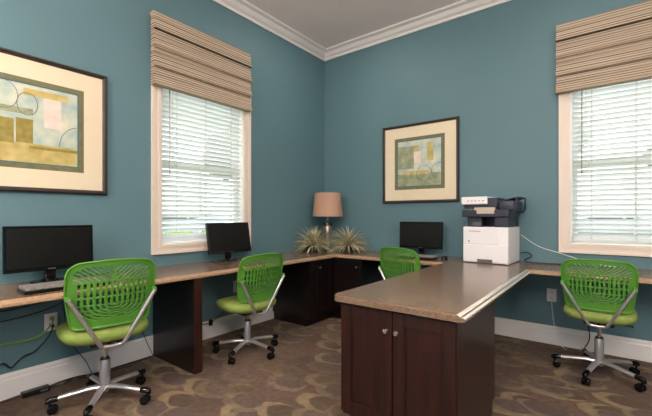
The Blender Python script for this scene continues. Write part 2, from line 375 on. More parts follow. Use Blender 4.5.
# ------------------------------------------------------------------ windows
def window(idx, Mx, wlabel, slabel, lift):
    """local frame: x along the wall (0..w), y out of the room, z up"""
    w, z0, z1 = .907, WZ0, WZ1
    e = bpy.data.objects.new('window_%d' % idx, None); C.objects.link(e); e['kind'] = 'structure'
    e.matrix_world = Mx
    cw = .085
    b = MB()
    def cas(p, q, d):  # casing length piece with stepped profile, mitred frame by outer/inner rect
        pass
    # mitred stepped casing: three nested frames
    def ring(x0, x1, a0, a1, y0, y1, bb_):
        # rectangular ring between outer (x0..x1,a0..a1) and inner inset
        X0, X1, A0, A1 = x0+bb_, x1-bb_, a0+bb_, a1-bb_
        o = [(x0, a0), (x1, a0), (x1, a1), (x0, a1)]; i_ = [(X0, A0), (X1, A0), (X1, A1), (X0, A1)]
        vs = []
        for (px, pz) in o: vs += [(px, y0, pz)]
        for (px, pz) in i_: vs += [(px, y0, pz)]
        for (px, pz) in o: vs += [(px, y1, pz)]
        for (px, pz) in i_: vs += [(px, y1, pz)]
        fs = []
        for k in range(4):
            n = (k+1) % 4
            fs += [(k, n, 4+n, 4+k), (8+k, 8+n, 12+n, 12+k), (k, n, 8+n, 8+k), (4+k, 4+n, 12+n, 12+k)]
        b.add(vs, fs)
    ring(-cw, w+cw, z0-cw, z1+cw, 0, -.016, cw)
    ring(-cw, w+cw, z0-cw, z1+cw, -.016, -.026, .022)
    ring(-.030, w+.030, z0-.030, z1+.030, -.016, -.021, .022)
    obj('casing', b, M['casing'], e)
    b = MB()   # jamb lining
    b.box((0, -.004, z0), (.012, .15, z1)); b.box((w-.012, -.004, z0), (w, .15, z1)); b.box((0, -.004, z0), (w, .15, z0+.014)); b.box((0, -.004, z1-.012), (w, .15, z1))
    obj('jamb', b, M['sash'], e)
    b = MB(); zm = (z0+z1)/2-.02
    for (a0, a1, y) in ((z0+.014, zm+.02, .085), (zm-.02, z1-.012, .115)):
        b.box((.012, y, a0), (.052, y+.028, a1)); b.box((w-.052, y, a0), (w-.012, y+.028, a1))
        b.box((.052, y, a0), (w-.052, y+.028, a0+.045)); b.box((.052, y, a1-.04), (w-.052, y+.028, a1))
    b.box((w/2-.009, .09, z0+.05), (w/2+.009, .108, zm))
    obj('sash', b, M['sash'], e)
    b = MB(); b.box((.05, .097, z0+.05), (w-.05, .101, zm)); b.box((.05, .127, zm), (w-.05, .131, z1-.04))
    obj('window_pane', b, M['glass'], e)
    # venetian blind
    t = tag(bpy.data.objects.new('venetian_blind', None), wlabel, 'blind', 'white venetian blinds'); C.objects.link(t); t.matrix_world = Mx @ Matrix.Translation((w/2, .04, z1))
    hw = w/2-.016; zt = -.012
    obj('headrail', MB().box((-hw, -.026, zt-.042), (hw, .026, zt), bev=.003), M['slat'], t)
    pitch = .0435; ang = math.radians(37); zb = z0+.014-z1+.027+lift
    b = MB(); z = zt-.07; k = 0
    while z > zb+.03:
        a = ang+random.uniform(-.03, .03)
        ca, sa = math.cos(a)*.025, math.sin(a)*.025
        n = 4; vs = []
        for xx in (-hw, hw):
            for q in range(n+1):
                s_ = -1+2*q/n
                vs.append((xx, s_*ca, z - s_*sa + .0022*(1-s_*s_)))
            for q in range(n, -1, -1):
                s_ = -1+2*q/n
                vs.append((xx, s_*ca, z - s_*sa + .0022*(1-s_*s_)-.0018))
        m_ = 2*(n+1)
        b.add(vs, [(i, (i+1) % m_, m_+(i+1) % m_, m_+i) for i in range(m_)]+[tuple(range(m_)), tuple(range(m_, 2*m_))])
        z -= pitch; k += 1
    obj('slats', b, M['slat'], t)
    obj('bottom_rail', MB().box((-hw, -.022, zb-.022), (hw, .022, zb), bev=.003), M['slat'], t)
    for sx in (-.30, 0, .30):
        b = MB()
        for yy in (-.0275, .0275): b.tube([(sx, yy, zt-.04), (sx, yy, zb)], .0012, 5)
        b.tube([(sx+.006, -.0285, zt-.04), (sx+.006, -.0285, zb)], .0012, 5)
        obj('ladder_cord', b, M['cord'], t)
    b = MB(); b.tube([(-hw+.07, -.034, zt-.03), (-hw+.07, -.036, -.86)], .004, 6); b.lathe([(.001, 0), (.006, -.004), (.007, -.02), (.001, -.03)], 8, c=(-hw+.07, -.036, -.86))
    obj('tilt_wand', b, M['wand'], t)
    b = MB(); b.tube([(-hw+.10, -.033, zt-.03), (-hw+.10, -.034, -.80)], .0014, 5); b.lathe([(.001, 0), (.006, -.01), (.008, -.03), (.001, -.034)], 8, c=(-hw+.10, -.034, -.80))
    obj('pull_cord', b, M['cord'], t)
    # folded woven shade mounted above, hanging over the head of the window
    s = tag(bpy.data.objects.new('roman_shade', None), slabel, 'window shade', 'woven roman shades'); C.objects.link(s)
    s.matrix_world = Mx @ Matrix.Translation((.420, -.027, 0))
    zs = [2.895, 2.745, 2.592, 2.440, 2.286]; W2 = .52
    prof = [(0, 2.895)]
    front = [(-.045, 2.895)]
    for i in range(4):
        zt_, zb_ = zs[i], zs[i+1]
        front += [(-.048, zt_-.004), (-.055, (zt_+zb_)/2), (-.076, zb_+.010), (-.074, zb_-.004), (-.046, zb_-.002)]
    prof = front+[(0, zs[4]-.004), (0, 2.895)]
    b = MB(); vs = []; n = len(prof)
    for xx in (-W2, W2):
        for (a, h) in prof: vs.append((xx, a, h))
    b.add(vs, [(i, (i+1) % n, n+(i+1) % n, n+i) for i in range(n)]+[tuple(range(n)), tuple(range(n, 2*n))])
    obj('fabric', b, M['shade'], s)
    obj('head_board', MB().box((-W2+.004, -.043, 2.872), (W2-.004, .0265, 2.8935)), M['shade'], s)
Mleft = Matrix.Translation((0, WY0, 0)) @ Matrix.Rotation(PI/2, 4, 'Z')      # x -> +Y, y -> -X
Mback = Matrix.Translation((VX0, 0, 0))
window(1, Mleft, 'white venetian blind in the window behind the left wall desk, with one monitor before it',
       'woven striped tan shade above the left wall window, near the large cropped picture', .045)
window(2, Mback, 'white venetian blind in the window above the right-hand green chair, cut by the photo edge',
       'woven striped tan shade above the right-hand window, cut by the photo edge', 0)

# ------------------------------------------------------------------ pictures
def picture(Mx, label, art, order):
    S = .9075
    e = tag(bpy.data.objects.new('framed_picture', None), label, 'picture', 'framed abstract pictures'); C.objects.link(e)
    e.matrix_world = Mx                       # local: x right, z up (centre), y = towards the wall (0 = wall)
    h = S/2
    def ringf(h0, pr):
        b = MB(); n = len(pr); vs = []
        for sx, sz in ((-1, -1), (1, -1), (1, 1), (-1, 1)):
            for (d, y) in pr: vs.append((sx*(h0-d), y, sz*(h0-d)))
        fs = []
        for k in range(4):
            for i in range(n):
                fs.append((k*n+i, k*n+(i+1) % n, ((k+1) % 4)*n+(i+1) % n, ((k+1) % 4)*n+i))
        return b.add(vs, fs)
    obj('frame', ringf(h, [(0, -.002), (0, -.026), (.006, -.032), (.014, -.032), (.020, -.024), (.028, -.022), (.030, -.016), (.030, -.002)]), M['frame'], e)
    obj('backing', MB().box((-h+.01, -.008, -h+.01), (h-.01, -.003, h-.01)), M['mat1'], e)
    def fr(h0, h1, y0, y1): return ringf(h0, [(0, y0), (0, y1), (h0-h1, y1), (h0-h1, y0)])
    obj('cream_mat', fr(h-.02, .300, -.008, -.013), M['mat1'], e)
    obj('olive_mat', fr(.302, .266, -.008, -.0125), M['mat2'], e)
    obj('fillet', fr(.267, .259, -.008, -.0115), M['fillet'], e)
    b = MB(); b.box((-.262, -.0095, -.262), (.262, -.0085, .262), 0)
    for k, (x0, z0, x1, z1, mi) in enumerate(art['blocks']):
        b.box((x0, -.0096-.0002*(k+1), z0), (x1, -.009, z1), mi)
    for (cx, cz, rx, rz, a0, a1) in art['rings']:
        pts = [(cx+rx*math.cos(math.radians(a0+(a1-a0)*i/36)), -.0113, cz+rz*math.sin(math.radians(a0+(a1-a0)*i/36))) for i in range(37)]
        b.tube(pts, .0016, 5, 5)
    obj('artwork', b, [M['a_bg'], M['a_yel'], M['a_ol'], M['a_pink'], M['a_gr'], M['a_ink']], e)
    obj('glass', MB().box((-h+.028, -.0175, -h+.028), (h-.028, -.0155, h-.028)), M['pglass'], e)
artL = dict(blocks=[(-.258, -.258, .258, -.13, 1), (-.20, -.14, -.10, .02, 2), (-.09, -.13, .0, .03, 2), (-.02, -.165, .258, -.145, 2), (.06, -.01, .16, .20, 3), (-.2, .06, .0, .10, 4), (-.05, .19, .2, .235, 1)],
            rings=[(-.03, .13, .055, .075, 0, 360), (-.155, .17, .075, .09, 0, 360), (.26, -.13, .11, .15, 95, 180)])
artR = dict(blocks=[(-.258, -.258, .258, -.12, 4), (-.19, .06, .0, .20, 1), (-.12, .0, .02, .13, 3), (.10, .02, .17, .22, 1), (-.258, -.06, -.06, .2, 4), (-.2, -.13, .12, -.09, 1)],
            rings=[(.06, -.12, .085, .085, 0, 360), (.235, -.10, .085, .085, 60, 250)])
picture(Matrix.Translation((0, -2.748-.4537, 1.795)) @ Matrix.Rotation(PI/2, 4, 'Z'), 'large square abstract picture above the nearest monitor, cut by the photo edge', artL, 0)
picture(Matrix.Translation((.910+.4537, 0, 1.785)), 'square abstract picture in a dark frame on the back wall between corner lamp and printer', artR, 1)

# ------------------------------------------------------------------ worktops
TZ, TB = .746, .714
LD, BD = .63, .60
def edge_strip(b, p0, p1, n, m0=0, m1=0):
    """bevelled front edge: n = outward normal; m0/m1 = mitre shift"""
    pr = [(-.03, 0), (-.022, 0), (0, -.015), (.002, -.019), (.002, -.032), (-.03, -.032)]
    n = Vector(n); z = Vector((0, 0, 1)); t = (Vector(p1)-Vector(p0)).normalized(); k = len(pr); vs = []
    for a, h in pr: vs.append(Vector(p0)+n*a+z*h+t*a*m0)
    for a, h in pr: vs.append(Vector(p1)+n*a+z*h+t*a*m1)
    b.add(vs, [(i, (i+1) % k, k+(i+1) % k, k+i) for i in range(k)]+[tuple(range(k)), tuple(range(k, 2*k))])
w = thing('corner_worktop', 'long L-shaped brown laminate worktop running along the left and back walls', 'worktop', (0, 0, TB))
h_ = TZ-TB
b = MB(); b.prism([(.0, -.0), (.0, -5.2), (LD-.03, -5.2), (LD-.03, -BD+.03), (5.0, -BD+.03), (5.0, 0)][::-1], 0, h_)
obj('slab', b, M['top'], w)
b = MB(); edge_strip(b, (LD, -5.2, h_), (LD, -BD, h_), (1, 0, 0), 0, -1); edge_strip(b, (LD, -BD, h_), (1.855, -BD, h_), (0, -1, 0), 1, 0)
edge_strip(b, (2.572, -BD, h_), (5.0, -BD, h_), (0, -1, 0), 0, 0); b.box((1.855, -BD, 0), (2.572, -BD+.03, h_))
obj('bevelled_edge', b, M['edge'], w)

def rounded(x0, y0, x1, y1, r, corners, n=8):
    pts = []
    for (cx, cy, a0, key) in ((x1, y1, 0, 'ne'), (x0, y1, 90, 'nw'), (x0, y0, 180, 'sw'), (x1, y0, 270, 'se')):
        rr = r if key in corners else 0
        sx = -1 if cx == x1 else 1; sy = -1 if cy == y1 else 1
        if rr == 0: pts.append((cx, cy)); continue
        for i in range(n+1):
            a = math.radians(a0+90*i/n); pts.append((cx+sx*rr+rr*math.cos(a), cy+sy*rr+rr*math.sin(a)))
    return pts
PX0, PX1, PY0 = 1.855, 2.572, -2.330
p = thing('peninsula_worktop', 'brown speckled peninsula top with a rounded corner, jutting from the back wall desk', 'worktop', (0, 0, TB))
poly = rounded(PX0, PY0, PX1-.034, -BD-.002, .05, ('sw',))
poly2 = rounded(PX0+.004, PY0+.004, PX1-.034, -BD-.002, .048, ('sw',))
n = len(poly); b = MB()
vs = [(x, y, 0) for x, y in poly]+[(x, y, h_-.004) for x, y in poly]+[(x, y, h_) for x, y in poly2]
b.add(vs, [tuple(range(n))[::-1], tuple(range(2*n, 3*n))]+[(i, (i+1) % n, n+(i+1) % n, n+i) for i in range(n)]+[(n+i, n+(i+1) % n, 2*n+(i+1) % n, 2*n+i) for i in range(n)])
obj('slab', b, M['top'], p)
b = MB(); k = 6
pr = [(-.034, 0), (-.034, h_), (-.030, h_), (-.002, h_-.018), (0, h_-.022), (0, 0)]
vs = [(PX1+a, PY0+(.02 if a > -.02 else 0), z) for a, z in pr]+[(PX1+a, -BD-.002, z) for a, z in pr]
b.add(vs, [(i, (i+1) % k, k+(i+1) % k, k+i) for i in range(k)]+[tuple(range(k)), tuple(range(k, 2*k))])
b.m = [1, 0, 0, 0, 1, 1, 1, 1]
obj('bevelled_edge', b, [M['pglare'], M['top']], p)
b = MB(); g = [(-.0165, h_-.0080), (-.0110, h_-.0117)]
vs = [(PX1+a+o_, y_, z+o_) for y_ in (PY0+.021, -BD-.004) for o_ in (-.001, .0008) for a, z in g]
b.add(vs, [(0, 1, 3, 2), (4, 5, 7, 6), (2, 3, 7, 6), (0, 1, 5, 4), (0, 2, 6, 4), (1, 3, 7, 5)]); obj('edge_glare_gap', b, M['glare_gap'], p)  # thin dark strip splitting the painted reflection into two pale lines

# ------------------------------------------------------------------ cabinets
def knob(parent, x, y, z, n, r=.013):
    b = MB(); b.lathe([(.001, 0), (.006, 0), (.0055, .012), (.010, .016), (r, .022), (.011, .028), (.001, .030)], 16)
    d = Vector(n); q = Vector((0, 0, 1)).rotation_difference(d).to_matrix().to_4x4(); b.xf(Matrix.Translation((x, y, z)) @ q)
    return obj('knob', b, M['knob'], parent, smooth=True)
def door_mb(x0, x1, z0, z1, st=.062, th=.02):
    """shaker door in XZ plane facing -Y, back at y=0"""
    b = MB()
    b.box((x0, -th, z0), (x0+st, 0, z1), bev=.0015); b.box((x1-st, -th, z0), (x1, 0, z1), bev=.0015)
    b.box((x0+st, -th, z0), (x1-st, 0, z0+st), bev=.0015); b.box((x0+st, -th, z1-st), (x1-st, 0, z1), bev=.0015)
    b.box((x0+st-.003, -th+.008, z0+st-.003), (x1-st+.003, -.002, z1-st+.003))
    # bead round the panel
    for (a, c) in (((x0+st, z0+st), (x1-st, z0+st+.006)), ((x0+st, z1-st-.006), (x1-st, z1-st)), ((x0+st, z0+st), (x0+st+.006, z1-st)), ((x1-st-.006, z0+st), (x1-st, z1-st))):
        b.box((a[0], -th+.003, a[1]), (c[0], -.004, c[1]))
    return b
cx0, cx1, cy0, cy1 = 1.898, 2.530, -2.280, -1.600
t = thing('peninsula_cabinet', 'dark espresso wooden base cabinet with two doors under the end of the peninsula', 'cabinet', ((cx0+cx1)/2, (cy0+cy1)/2, 0))
ox, oy = (cx0+cx1)/2, (cy0+cy1)/2
b = MB(); b.box((cx0-ox, cy0-oy, .09), (cx1-ox, cy1-oy, TB-.001), bev=.002); b.box((cx0+.01-ox, cy0+.06-oy, 0), (cx1-.01-ox, cy1-.01-oy, .10))
obj('body', b, M['dark'], t)
mid = (cx0+cx1)/2
for (a, c, kx) in ((cx0+.004, mid-.003, mid-.030), (mid+.003, cx1-.004, mid+.030)):
    d = door_mb(a-mid, c-mid, .115, .700).xf(Matrix.Translation((0, cy0-oy-.001, 0)))
    d = obj('door', d, M['dark'], t)
    knob(d, kx-mid, cy0-oy-.021, .605, (0, -1, 0))
# corner cabinet (L-shaped)
t = thing('corner_cabinet', 'dark wooden corner cabinet under the lamp with two nickel knobs', 'cabinet', (0, 0, 0))
b = MB(); CXF, CYF = .575, -.575
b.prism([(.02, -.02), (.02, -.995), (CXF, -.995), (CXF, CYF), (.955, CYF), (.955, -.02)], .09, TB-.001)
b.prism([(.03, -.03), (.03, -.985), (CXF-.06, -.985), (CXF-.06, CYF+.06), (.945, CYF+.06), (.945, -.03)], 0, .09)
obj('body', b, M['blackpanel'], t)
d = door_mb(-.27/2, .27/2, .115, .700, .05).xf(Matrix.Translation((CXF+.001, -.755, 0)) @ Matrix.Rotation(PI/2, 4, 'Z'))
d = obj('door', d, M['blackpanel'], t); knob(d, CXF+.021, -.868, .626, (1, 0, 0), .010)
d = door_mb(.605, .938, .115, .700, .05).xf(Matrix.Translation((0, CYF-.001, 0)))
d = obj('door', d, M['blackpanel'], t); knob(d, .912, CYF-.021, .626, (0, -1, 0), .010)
# left desk end panel
t = thing('desk_end_panel', 'wide dark end panel holding up the left worktop between two green chairs', 'desk panel', (.33, -2.357, 0))
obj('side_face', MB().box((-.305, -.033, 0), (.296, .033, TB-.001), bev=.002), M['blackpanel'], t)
obj('front_edge', MB().box((.2965, -.033, 0), (.305, .033, TB-.001), bev=.002), M['redwood'], t)

# ------------------------------------------------------------------ task chairs
def back_shell():
    """perforated shell; local x right, y back(-), z up. Chair faces +Y"""
    nx, nz = 132, 108
    zb, zt = .515, .885
    def half(v):   # half width against height fraction (bottom 0 .. top 1)
        w = .205+.030*min(1, v/.55)
        if v < .06: w -= .02*(1-v/.06)**2
        return w
    def pos(u, v):
        hw = half(v); x = u*hw
        e_ = max(0, (abs(u)-.70)/.30)
        top = .022*(1-u*u)-.066*(1-math.sqrt(max(0, 1-e_*e_*.985)))
        z = zb+(zt-zb)*v+top*max(0, (v-.35)/.65)**1.5
        y = -.205-.012*math.sin(v*PI)-.055*v**1.5+.065*(abs(x)/.235)**2.2*(1-.25*v)
        return Vector((x, y, z))
    def hole(u, v):
        x = u*half(v); z = v*(zt-zb)
        if abs(u) > .86 or v < .13 or v > .93: return False
        zc = .268
        if z > zc:                        # chevrons falling towards the middle
            if z > -.0+.346-.25*max(0, abs(x)-.13) or abs(x) < .007: return False
            q = (z-abs(x)*.78)/.0225
            return (q % 1) < .52
        zc2 = .130
        if z > zc-.010: return False
        if z >= zc2: r = abs(x); arc = z
        else: r = math.hypot(abs(x), (z-zc2)*1.9); arc = zc2 - math.atan2((zc2-z)*1.9, abs(x)+1e-6)*r*.8
        if r > .195: return False
        return abs((r+.0145) % .029-.0145) < .0066 and ((arc+.004)/.044) % 1 > .2
    idx = {}; b = MB()
    def vid(i, j):
        if (i, j) not in idx:
            idx[(i, j)] = len(b.v); b.v.append(pos(-1+2*i/nx, j/nz))
        return idx[(i, j)]
    for j in range(nz):
        for i in range(nx):
            if hole(-1+2*(i+.5)/nx, (j+.5)/nz): continue
            b.f.append((vid(i, j), vid(i+1, j), vid(i+1, j+1), vid(i, j+1))); b.m.append(0)
    me = bpy.data.meshes.new('backrest'); me.from_pydata([tuple(v) for v in b.v], [], b.f)
    me.materials.append(M['green'])
    for p_ in me.polygons: p_.use_smooth = True
    # thicken by hand: duplicate offset layer + rim
    bm = bmesh.new(); bm.from_mesh(me); bmesh.ops.recalc_face_normals(bm, faces=bm.faces[:])
    bmesh.ops.solidify(bm, geom=bm.faces[:], thickness=.006)
    bmesh.ops.recalc_face_normals(bm, faces=bm.faces[:])
    # outer rim bead
    bm.to_mesh(me); bm.free()
    o = bpy.data.objects.new('backrest', me); C.objects.link(o)
    rim = MB(); pts = []
    N_ = 20; T_ = 90
    for i in range(N_): pts.append(pos(-1, i/N_))
    for i in range(T_+1): pts.append(pos(-math.cos(PI*i/T_), 1))
    for i in range(1, N_): pts.append(pos(1, 1-i/N_))
    for i in range(N_+1): pts.append(pos(1-2*i/N_, 0))
    rim.tube(pts, .0065, 8)
    return o, rim
def make_chair():
    t = thing('task_chair', '', 'chair')
    bk, rim = back_shell(); bk.parent = t
    obj('rim', rim, M['green'], bk, smooth=True)
    # seat: rounded cushion
    b = MB(); seg = 48
    def sup(a, rx, ry, p=3.2):
        c, s_ = math.cos(a), math.sin(a)
        k = (abs(c)**p+abs(s_)**p)**(-1/p); return rx*c*k, ry*s_*k
    prof = [(.30, .398), (.72, .402), (.90, .416), (.985, .440), (1.0, .458), (.985, .476), (.93, .490), (.80, .497), (.4, .493), (.05, .490)]
    vs = []
    for s_, z in prof:
        for k in range(seg):
            x, y = sup(2*PI*k/seg, .243*s_, .225*s_); vs.append((x, y+.02, z-(.02*max(0, (y-.12)/.1)**2)))
    fs = [((i)*seg+k, i*seg+(k+1) % seg, (i+1)*seg+(k+1) % seg, (i+1)*seg+k) for i in range(len(prof)-1) for k in range(seg)]
    fs += [tuple(range(seg))[::-1], tuple((len(prof)-1)*seg+k for k in range(seg))]
    b.add(vs, fs); obj('seat', b, M['seatg'], t, smooth=True)
    b = MB(); b.box((-.10, -.09, .366), (.10, .12, .399), bev=.008); b.tube([(.09, .03, .378), (.20, .03, .372), (.215, .03, .37)], [.005, .005, .009], 8)
    obj('tilt_mechanism', b, M['black'], t, smooth=True)
    # V support
    b = MB()
    for s_ in (-1, 1):
        a0 = Vector((s_*.226, -.232, .700)); a1 = Vector((s_*.062, -.190, .398)); a2 = Vector((s_*.050, -.172, .386))
        b.tube([a0, a0.lerp(a1, .5), a1, a2], [.0125, .0125, .0125, .011], 10)
    b.tube([(-.054, -.176, .388), (0, -.172, .383), (.054, -.176, .388)], .0115, 10)
    b.tube([(-.022, -.172, .385), (-.022, -.05, .378)], .011, 8); b.tube([(.022, -.172, .385), (.022, -.05, .378)], .011, 8)
    obj('back_support', b, M['silver'], t, smooth=True)
    for s_ in (-1, 1): obj('bracket', MB().box((s_*.226-.014, -.230, .690), (s_*.226+.012, -.200, .716), bev=.004), M['green'], t, smooth=True)
    b = MB(); b.lathe([(.026, .075), (.030, .085), (.030, .27), (.027, .275), (.001, .275)], 24); b.lathe([(.024, .262), (.027, .278), (.020, .29), (.014, .29)], 24, 1); b.lathe([(.012, .28), (.012, .415), (.001, .415)], 16, 2)
    obj('column', b, [M['sleeve'], M['black'], M['chrome']], t, smooth=True)
    for k in range(5):
        b = MB(); R_ = .285
        pts = [(.018, .105, .022), (.08, .108, .021), (.18, .097, .018), (R_-.035, .088, .016)]
        vs = []
        for (r, z, hw) in pts:
            for a in range(10):
                an = 2*PI*a/10; vs.append((r, hw*math.cos(an), z+.014*math.sin(an)))
        fs = [(i*10+a, i*10+(a+1) % 10, (i+1)*10+(a+1) % 10, (i+1)*10+a) for i in range(3) for a in range(10)]+[tuple(range(10)), tuple(30+a for a in range(10))]
        b.add(vs, fs)
        lg = obj('leg', b, M['silver'], t, rotz=2*PI*k/5, smooth=True)
        c = MB()
        # end cap of the leg, swivel hood and twin wheels
        vs = []
        for (r, z, hw, hh) in ((R_-.045, .088, .0185, .017), (R_-.01, .086, .020, .019), (R_+.012, .080, .015, .017), (R_+.018, .074, .007, .010)):
            for a in range(10):
                an = 2*PI*a/10; vs.append((r, hw*math.cos(an), z+hh*math.sin(an)))
        c.add(vs, [(i*10+a, i*10+(a+1) % 10, (i+1)*10+(a+1) % 10, (i+1)*10+a) for i in range(3) for a in range(10)]+[tuple(range(10)), tuple(30+a for a in range(10))])
        c.tube([(R_-.004, 0, .05), (R_-.004, 0, .078)], .007, 8)
        for s_ in (-1, 1):
            wm = MB().lathe([(.001, -.007), (.020, -.008), (.0265, -.006), (.0275, 0), (.0265, .006), (.020, .008), (.001, .007)], 20)
            c_ = wm.xf(Matrix.Translation((R_-.018, s_*.0145, .0275)) @ Matrix.Rotation(PI/2, 4, 'X'))
            c.add(c_.v, c_.f)
        c.box((R_-.034, -.006, .028), (R_+.004, .006, .055), bev=.004)
        obj('caster', c, M['gblack'], lg, smooth=True)
    return t
chair = make_chair()
GR = 'lime green perforated task chairs'
chairs = [((.540, -2.965, 0), PI/2-math.radians(9), 33, 1.0, 'nearest lime green perforated task chair, at the left desk before the large picture'),
          ((.600, -1.855, 0), PI/2-math.radians(4), 4, .985, 'lime green perforated task chair at the left wall desk below the window monitor'),
          ((1.595, -.69, 0), math.radians(-14), 20, .995, 'lime green task chair half hidden behind the peninsula, before the back wall monitor'),
          ((3.015, -.565, 0), math.radians(-2), 39, .95, 'lime green perforated task chair below the right-hand window, right of the peninsula')]
UP = [(.018, 1.0), (-.008, .965), (.005, .975), (.05, .91)]
for i, (loc, rz, star, sc, lab) in enumerate(chairs):
    o = chair if i == 0 else copy_tree(chair)
    o.location = loc; o.rotation_euler = (0, 0, rz); o['label'] = lab; o['group'] = GR
    for ch in o.children:
        if ch.name.split('.')[0] == 'leg':
            k = round(ch.rotation_euler.z/(2*PI/5)) if i == 0 else None
    legs = [ch for ch in o.children if ch.name.split('.')[0] == 'leg']
    for k, ch in enumerate(legs): ch.rotation_euler = (0, 0, math.radians(star+72*k)-rz)
    for ch in o.children:
        nm = ch.name.split('.')[0]
        if nm in ('seat', 'backrest', 'back_support', 'bracket', 'tilt_mechanism'): ch.location.z, k = UP[i]; ch.scale = (k, k, k)

# ------------------------------------------------------------------ monitors and keyboards
def monitor(loc, rz, tilt, label, first=[None]):
    t = thing('computer_monitor', label, 'monitor', loc, rz, 'black computer monitors')   # local: faces -Y, x right
    W, Hh, zc = .245, .146, .225
    R_ = Matrix.Translation((0, 0, zc)) @ Matrix.Rotation(-tilt, 4, 'X')
    b = MB(); b.box((-W, -.012, -Hh), (W, .016, Hh), bev=.004)
    vs = [(-.15, .016, -.09), (.15, .016, -.09), (.15, .016, .10), (-.15, .016, .10), (-.11, .042, -.07), (.11, .042, -.07), (.11, .042, .07), (-.11, .042, .07)]
    b.add(vs, [(0, 1, 5, 4), (1, 2, 6, 5), (2, 3, 7, 6), (3, 0, 4, 7), (4, 5, 6, 7), (0, 1, 2, 3)])
    case = obj('casing', b.xf(R_), M['gblack'], t)
    b = MB(); b.box((-W+.016, -.0135, -Hh+.026), (W-.016, -.011, Hh-.016)); obj('screen', b.xf(R_), M['screen'], t)
    b = MB(); b.box((-.022, -.0135, -Hh+.009), (.022, -.0115, -Hh+.014)); obj('badge', b.xf(R_), M['grey'], case)
    b = MB(); b.box((W-.035, -.0135, -Hh+.009), (W-.028, -.0115, -Hh+.013)); obj('power_button', b.xf(R_), M['grey'], case)
    b = MB(); b.box((-.030, .010, .012), (.030, .034, zc-.02), bev=.004); b.lathe([(.05, 0), (.05, .014), (.035, .022), (.001, .024)], 24, c=(0, .02, 0))
    obj('stand', b, M['gblack'], t, smooth=True)
    b = MB(); b.prism([(.105*math.cos(2*PI*k/32), .02+.075*math.sin(2*PI*k/32)) for k in range(32)], 0, .010)
    obj('base', b, M['gblack'], t)
    return t
monitor((.15, -3.14, TZ), PI/2, math.radians(3), 'black computer monitor nearest the camera on the left desk, below the large picture')
monitor((.175, -1.72, TZ), PI/2, math.radians(10), 'tilted black computer monitor standing on the left desk before the window')
monitor((1.445, -.15, TZ), 0, math.radians(2), 'black computer monitor on the back wall desk below the smaller picture')

def keyboard(loc, rz, label):
    t = thing('keyboard', label, 'keyboard', loc, rz, 'computer keyboards')
    obj('tray', MB().box((-.22, -.075, .002), (.22, .075, .020), bev=.003), M['gblack'], t)
    b = MB()
    for r in range(6):
        n = 15 if r else 14
        y = -.060+r*.0245
        for k in range(20):
            x = -.208+k*.0213
            if r == 0 and 4 <= k <= 8:
                if k == 4: b.box((x, y, .018), (x+.105, y+.0195, .0285), bev=.0012)
                continue
            if k in (14, 17) and False: continue
            b.box((x, y, .018), (x+.0180, y+.0195, .0290+.0012*r), bev=.0012)
    obj('keys', b, M['keys'], t)
keyboard((.465, -3.15, TZ), PI/2, 'grey-keyed computer keyboard on the left desk before the nearest monitor')
keyboard((1.49, -.40, TZ), 0, 'computer keyboard on the back wall desk, half hidden by the green chair')
b = MB(); vs = []
def mouse(loc, rz, label):
    b = MB(); seg = 20; prof = [(1, 0), (1.02, .008), (.95, .018), (.75, .028), (.4, .034), (.02, .036)]
    vs = [(.031*s_*math.cos(2*PI*k/seg), .055*s_*math.sin(2*PI*k/seg), z) for s_, z in prof for k in range(seg)]
    fs = [(i*seg+k, i*seg+(k+1) % seg, (i+1)*seg+(k+1) % seg, (i+1)*seg+k) for i in range(5) for k in range(seg)]+[tuple(range(seg)), tuple(5*seg+k for k in range(seg))]
    b.add(vs, fs)
    t = thing('computer_mouse', label, 'computer mouse', loc, rz)
    o = obj('shell', b, M['gblack'], t, smooth=True)
    obj('scroll_wheel', MB().lathe([(.001, -.003), (.008, -.003), (.008, .003), (.001, .003)], 12).xf(Matrix.Translation((0, .026, .030)) @ Matrix.Rotation(PI/2, 4, 'Y')), M['grey'], t)
mouse((1.775, -.33, TZ), math.radians(10), 'black computer mouse beside the back wall keyboard, left of the printer')

# ------------------------------------------------------------------ printer
pr = thing('multifunction_printer', 'white and dark grey laser printer with scanner lid on the peninsula end', 'printer', (2.195, -.225, TZ), math.radians(-3))
b = MB(); b.box((-.210, -.20, .006), (.210, .195, .333), bev=.006)
obj('body', b, M['pwhite'], pr)
b = MB(); b.box((-.205, -.206, .175), (.130, -.198, .325), bev=.003); obj('front_cover', b, M['pwhite'], pr)
b = MB(); b.box((-.205, -.207, .016), (.205, -.198, .168), bev=.003); ct = obj('paper_tray', b, M['pwhite'], pr)
b = MB(); b.box((-.07, -.209, .012), (.07, -.206, .040), bev=.001); obj('tray_handle', b, M['grey'], ct)
b = MB(); b.box((-.150, -.2085, .292), (-.040, -.2060, .296)); obj('badge', b, M['grey'], pr)
b = MB(); b.lathe([(.001, 0), (.007, 0), (.007, .003), (.001, .003)], 12).xf(Matrix.Translation((-.150, -.2065, .20)) @ Matrix.Rotation(PI/2, 4, 'X')); obj('indicator', b, M['pdark'], pr)
for k in (0, 19):
    for y in (-.192, .17): obj('foot', MB().box((-.195+.02*k, y, .0), (-.185+.02*k, y+.012, .008)), M['black'], pr)
b = MB(); b.box((-.185, -.15, .333), (-.135, .17, .43), bev=.004); b.box((.085, -.19, .333), (.200, .19, .43), bev=.004); b.box((-.185, .02, .333), (.200, .19, .43), bev=.004); b.box((-.15, -.17, .333), (-.04, -.10, .43), bev=.004)
obj('output_bay', b, M['pdark'], pr)
obj('control_panel', MB().box((-.125, -.172, .345), (-.045, -.168, .378)), M['grey'], pr)
b = MB(); b.box((-.215, -.215, .425), (.215, .19, .490), bev=.006); obj('scanner_bed', b, M['pdark'], pr)
